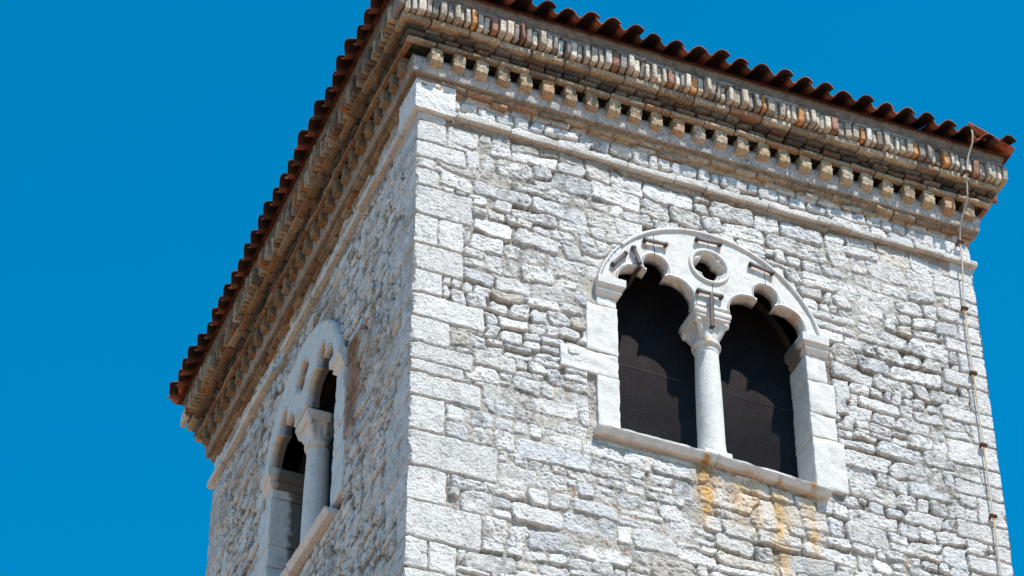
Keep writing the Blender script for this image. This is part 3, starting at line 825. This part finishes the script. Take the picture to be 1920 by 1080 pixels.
# column: base, shaft, capital
CX = .014
bm_ = MB()
P, Q = rbox((.30, .27, .040), .01, (10, 10, 4), .006, .05); P += [CX + .03, .125, -2.745]; bm_.add(P, Q, C=W0)
P, Q = rbox((.235, .235, .06), .012, (10, 10, 4), .006, .05); P += [CX, .125, -2.70]; bm_.add(P, Q, C=W0)
loft(bm_, [circle(r_, z, CX) for r_, z in ((.112, -2.70), (.116, -2.68), (.115, -2.62), (.111, -2.60), (.109, -2.545))], W0)
bm_.build('column_base', M_CLEAN, window)
sh = MB()
loft(sh, [circle(r_, z, CX) for r_, z in ((.1075, -2.56), (.1065, -2.3), (.103, -2.0), (.097, -1.75), (.0945, -1.66), (.094, -1.652), (.099, -1.645), (.099, -1.63), (.0945, -1.625), (.094, -1.60))], W0)
sh.build('column_shaft', M_CLEAN, window)
cp = MB()
loft(cp, [circle(r_, z, CX) for r_, z in ((.095, -1.605), (.108, -1.602), (.117, -1.592), (.119, -1.578), (.115, -1.565), (.104, -1.558), (.10, -1.55))], W0)
rings = []
nA = 64
for t in np.linspace(0, 1, 14):
    z = -1.56 + t * .175; ring_ = []
    for i in range(nA):
        a = 2 * math.pi * i / nA
        sq = 1 / (abs(math.cos(a)) ** 6 + abs(math.sin(a)) ** 6) ** (1 / 6)
        corner = max(0, -math.cos(4 * a)) ** 2.2
        face = max(0, math.cos(4 * a)) ** 3
        r_ = .100 + .028 * t ** 1.5 + .012 * t * (sq - 1)
        r_ += corner * (.078 * t ** 1.7 + .018 * math.sin(math.pi * min(1, t * 1.1))) - face * .014 * math.sin(math.pi * t)
        ring_.append((CX + r_ * math.cos(a), .125 + r_ * math.sin(a), z))
    rings.append(ring_)
loft(cp, rings, W0)
for sx in (-1, 1):
    for sy in (-1, 1):
        P, Q = rbox((.058, .058, .062), .027, (8, 8, 8), .003, .03); P += [CX + sx * .122, .125 + sy * .122, -1.408]; cp.add(P, Q, C=W0)
ab = [(-1.388, .136), (-1.384, .146), (-1.372, .151), (-1.358, .150), (-1.352, .146), (-1.350, .154), (-1.345, .158), (-1.305, .158), (-1.298, .154)]
loft(cp, [rect(CX - h_, CX + h_, .125 - h_ - .004, .125 + h_, z) for z, h_ in ab], W0)
cp.build('capital', M_CLEAN, window)
# sill in two lengths with a broken upper edge
sl = MB()
for (a, b, za, zb) in ((1.472 - wc, 2.455 - wc, -2.765, -2.772), (2.462 - wc, 3.418 - wc, -2.772, -2.832)):
    P, Q = rbox((b - a, .42, .068), .004, (44, 14, 6), .004, .06)
    tt = (P[:, 0] / (b - a)) + .5
    chip_ = np.maximum(vn(P[:, 0] / .09 + a * 7, P[:, 1] / .5, 12) - .1, 0) * .03
    P[:, 2] -= np.where((P[:, 2] > 0) & (P[:, 1] < 0), chip_, 0)
    P[:, 1] += np.where(P[:, 1] < -.1, np.clip((.018 - P[:, 2]) / .05, 0, 1) * .030, 0)
    P[:, 2] += za - .035 + (zb - za) * tt
    P[:, 0] += (a + b) / 2; P[:, 1] += .13
    sl.add(P, Q, C=W0)
sl.build('sill', M_CLEAN, window, smooth=False)
# wire screen
wm = MB(); px, pz, wr = .0205, .0135, .0019
x = -.86; row = 0
while x < .86:
    zz = np.arange(-2.80, -.75, pz); k = len(zz)
    xx = x + np.where(np.arange(k) % 2 == 0, 0, px / 2 + .001) * (1 if row % 2 == 0 else 1)
    for sgn in (0, 1):
        xs = x + (px / 2 + .0006) * (np.arange(k) % 2) if sgn == 0 else x + px - (px / 2 + .0006) * (np.arange(k) % 2)
        yy = .298 + .012 * np.sin(xs * 3.1) + .010 * np.sin(zz * 4)
        V = np.stack([np.stack([xs - wr, yy, zz], 1), np.stack([xs + wr, yy, zz], 1), np.stack([xs, yy + 2 * wr, zz], 1)], 1).reshape(-1, 3)
        I = np.arange(k * 3).reshape(k, 3); Q = []
        for j in range(3): Q.append(np.stack([I[:-1, j], I[:-1, (j + 1) % 3], I[1:, (j + 1) % 3], I[1:, j]], -1))
        wm.add(V, np.concatenate(Q))
    x += px; row += 1
for zc in (-1.83, -2.45):
    xs = np.linspace(-.86, .86, 40); loft(wm, [[(a, .288 + .012 * math.sin(a * 3.1) + c1, zc + c2 + .004 * math.sin(a * 5)) for c1, c2 in ((-.004, 0), (0, .004), (.004, 0), (0, -.004))] for a in xs])
    if zc == -1.83: break
wm.build('wire_screen', M_WIRE, window)

# the shaded window on the left face: the same parts turned a quarter
def copy_tree(o, parent):
    c = o.copy(); sc.collection.objects.link(c); c.parent = parent
    for ch in list(o.children): copy_tree(ch, c)
    return c
lw = copy_tree(window, TOWER)
lw.location = (0 - TOWER.location[0], WIN['L'] - TOWER.location[1], ZS + .06); lw.rotation_euler = (0, 0, -math.pi / 2)
lw['label'] = 'shaded twin arched window seen edge-on, its tracery without cramps'
M_MARBLE2 = stain_marble('shaded_crusted_limestone', [], .035, .08); M_CLEAN2 = stain_marble('shaded_limestone', [], 5); M_CAP2 = stain_marble('shaded_capital_limestone', [], .24, .20)  # left crust set further forward, painting the tracery holes dark as if deeper
for ch in list(lw.children):
    if ch.name.startswith(('hood', 'oculus', 'mortar')):
        bpy.data.objects.remove(ch); continue
    if ch.data.materials[0] in (M_MARBLE, M_CLEAN):
        ch.data = ch.data.copy(); ch.data.materials[0] = M_MARBLE2 if ch.name.startswith(('tymp', 'impost')) else M_CAP2 if ch.name.startswith(('capital', 'jamb')) else M_CLEAN2
    if ch.name.startswith('tympanum'):
        q2 = []
        for k in range(4):
            a0 = 93 - 90 * k; cc = [(OC[0] + .088 * math.cos(math.radians(93 - 90 * m)), OC[1] + .088 * math.sin(math.radians(93 - 90 * m))) for m in range(4)]
            q2 += [p for p in arc(cc[k][0], cc[k][1], .080, a0 + 122, a0 - 122, 40) if all(m == k or math.hypot(p[0] - cc[m][0], p[1] - cc[m][1]) > .080 for m in range(4))]
        tmp = slab('tympanum', [poly, q2], -.032, .085, M_MARBLE2, None, .016); ch.data = tmp.data; bpy.data.objects.remove(tmp)
    if ch.name.startswith(('tympanum', 'hood', 'oculus', 'mortar')): ch.location = (0, -.022, 0)

# iron cramps of the sunlit window
for i, (x0, z0, x1, z1) in enumerate(CR):
    mb = MB(); L_ = math.hypot(x1 - x0, z1 - z0); a = math.atan2(z1 - z0, x1 - x0)
    P, Q = rbox((L_ + .01, .016, .033), .003, (14, 3, 4), .0022, .03); P[:, 1] += -.058 - (.012 if i == 4 else 0)
    parts = [(P, Q)]
    for e in ((-1, 1) if i not in (4, 5) else ((1,) if i == 4 else (-1,))):
        P, Q = rbox((.028, .042, .034), .005, (4, 4, 4), .003, .02); P += [e * L_ / 2, -.050 - (.01 if i == 4 else 0), 0]; parts.append((P, Q))
    for P, Q in parts:
        c_, s_ = math.cos(a), math.sin(a); X, Z = P[:, 0].copy(), P[:, 2].copy()
        P = np.stack([c_ * X - s_ * Z + (x0 + x1) / 2, P[:, 1], s_ * X + c_ * Z + (z0 + z1) / 2], 1)
        mb.add(P, Q)
    if i == 5:                                               # the bent tie runs back into the light
        P, Q = rbox((.032, .30, .022), .005, (4, 12, 4), .002, .03); P += [x1 + .004, .09, z1 - .02]; mb.add(P, Q)
    mb.build('iron_cramp', M_IRON, window)

# ---------------------------------------------------------------- lightning conductor
LC = bpy.data.objects.new('lightning_conductor', None); sc.collection.objects.link(LC)
LC.location = (4.862, -.05, 0)
LC['label'] = 'thin pale metal strip running down the sunlit wall beside its right edge'; LC['category'] = 'lightning conductor'
path = [(4.93, -.05, 1.43), (4.915, .25, 1.318), (4.907, .37, 1.275), (4.908, .428, 1.235), (4.912, .432, 1.16), (4.912, .41, 1.07), (4.885, .36, .955), (4.868, .335, .82), (4.873, .31, .76), (4.893, .25, .56), (4.896, .21, .525), (4.880, .15, .42), (4.876, .12, .37), (4.885, .07, .29), (4.894, .05, .22), (4.886, .056, .1), (4.879, .056, -.05), (4.866, .04, -.28), (4.858, .03, -.5), (4.857, .03, -.9), (4.859, .03, -1.215), (4.859, .03, -1.784), (4.863, .03, -1.951), (4.864, .03, -2.664), (4.862, .03, -3.23), (4.86, .03, -6), (4.86, .03, -ZS + .02)]
path = np.array(path)
# smooth resample
d_ = np.concatenate([[0], np.cumsum(np.linalg.norm(np.diff(path, axis=0), axis=1))])
tt = np.unique(np.concatenate([np.linspace(0, 6.5, 150), d_]))
PP = np.stack([np.interp(tt, d_, path[:, i]) for i in range(3)], 1)
for _ in range(2): PP[1:-1] = PP[:-2] * .25 + PP[1:-1] * .5 + PP[2:] * .25
T = np.gradient(PP, axis=0); T /= np.linalg.norm(T, axis=1, keepdims=True)
SX = np.array([1., 0, 0]); SX = SX - T * T[:, :1]; SX /= np.linalg.norm(SX, axis=1, keepdims=True); NY = np.cross(T, SX)
clips = [.215, -.52, -1.215, -1.955, -2.66, -3.4]
cb = MB(); rings = []; cols = []
for p, sx, ny in zip(PP, SX, NY):
    rings.append([p + sx * .0085 * math.cos(q) + ny * .005 * math.sin(q) for q in np.arange(8) * math.pi / 4])
    rust = max([math.exp(-max(0, c - p[2]) / .16) * (p[2] < c) for c in clips[1:]] + [0])
    cols.append(np.array([.45, .41, .34]) * (1 - rust) + np.array([.55, .33, .10]) * rust)
V = to_world('R', np.concatenate(rings)) - np.array(LC.location); k = 8; m_ = len(rings)
I = np.arange(m_ * k).reshape(m_, k)
Q = np.stack([I[:-1], np.roll(I[:-1], -1, 1), np.roll(I[1:], -1, 1), I[1:]], -1).reshape(-1, 4)
cb.add(V, Q, C=np.repeat(np.array(cols), k, 0)); cb.build('strip', M_CABLE, LC)
c0 = None
for c in clips + [.79]:
    x = np.interp(-c, -PP[:, 2], PP[:, 0]); n_ = np.interp(-c, -PP[:, 2], PP[:, 1])
    if c0 is None:
        mb = MB()
        P, Q = rbox((.060, .030, .026), .005, (5, 4, 4), .003, .02); mb.add(P, Q, C=(.16, .07, .045))
        P, Q = rbox((.016, .07, .016), .004, (4, 4, 4), .002, .02); P += [-.018, .035, -.006]; mb.add(P, Q, C=(.12, .06, .04))
        o = c0 = mb.build('clip', M_BRICK, LC)
    else:
        o = c0.copy(); sc.collection.objects.link(o)
    o.parent = LC; o.location = to_world('R', np.array([[x, n_ + .004, c]]))[0] - np.array(LC.location)
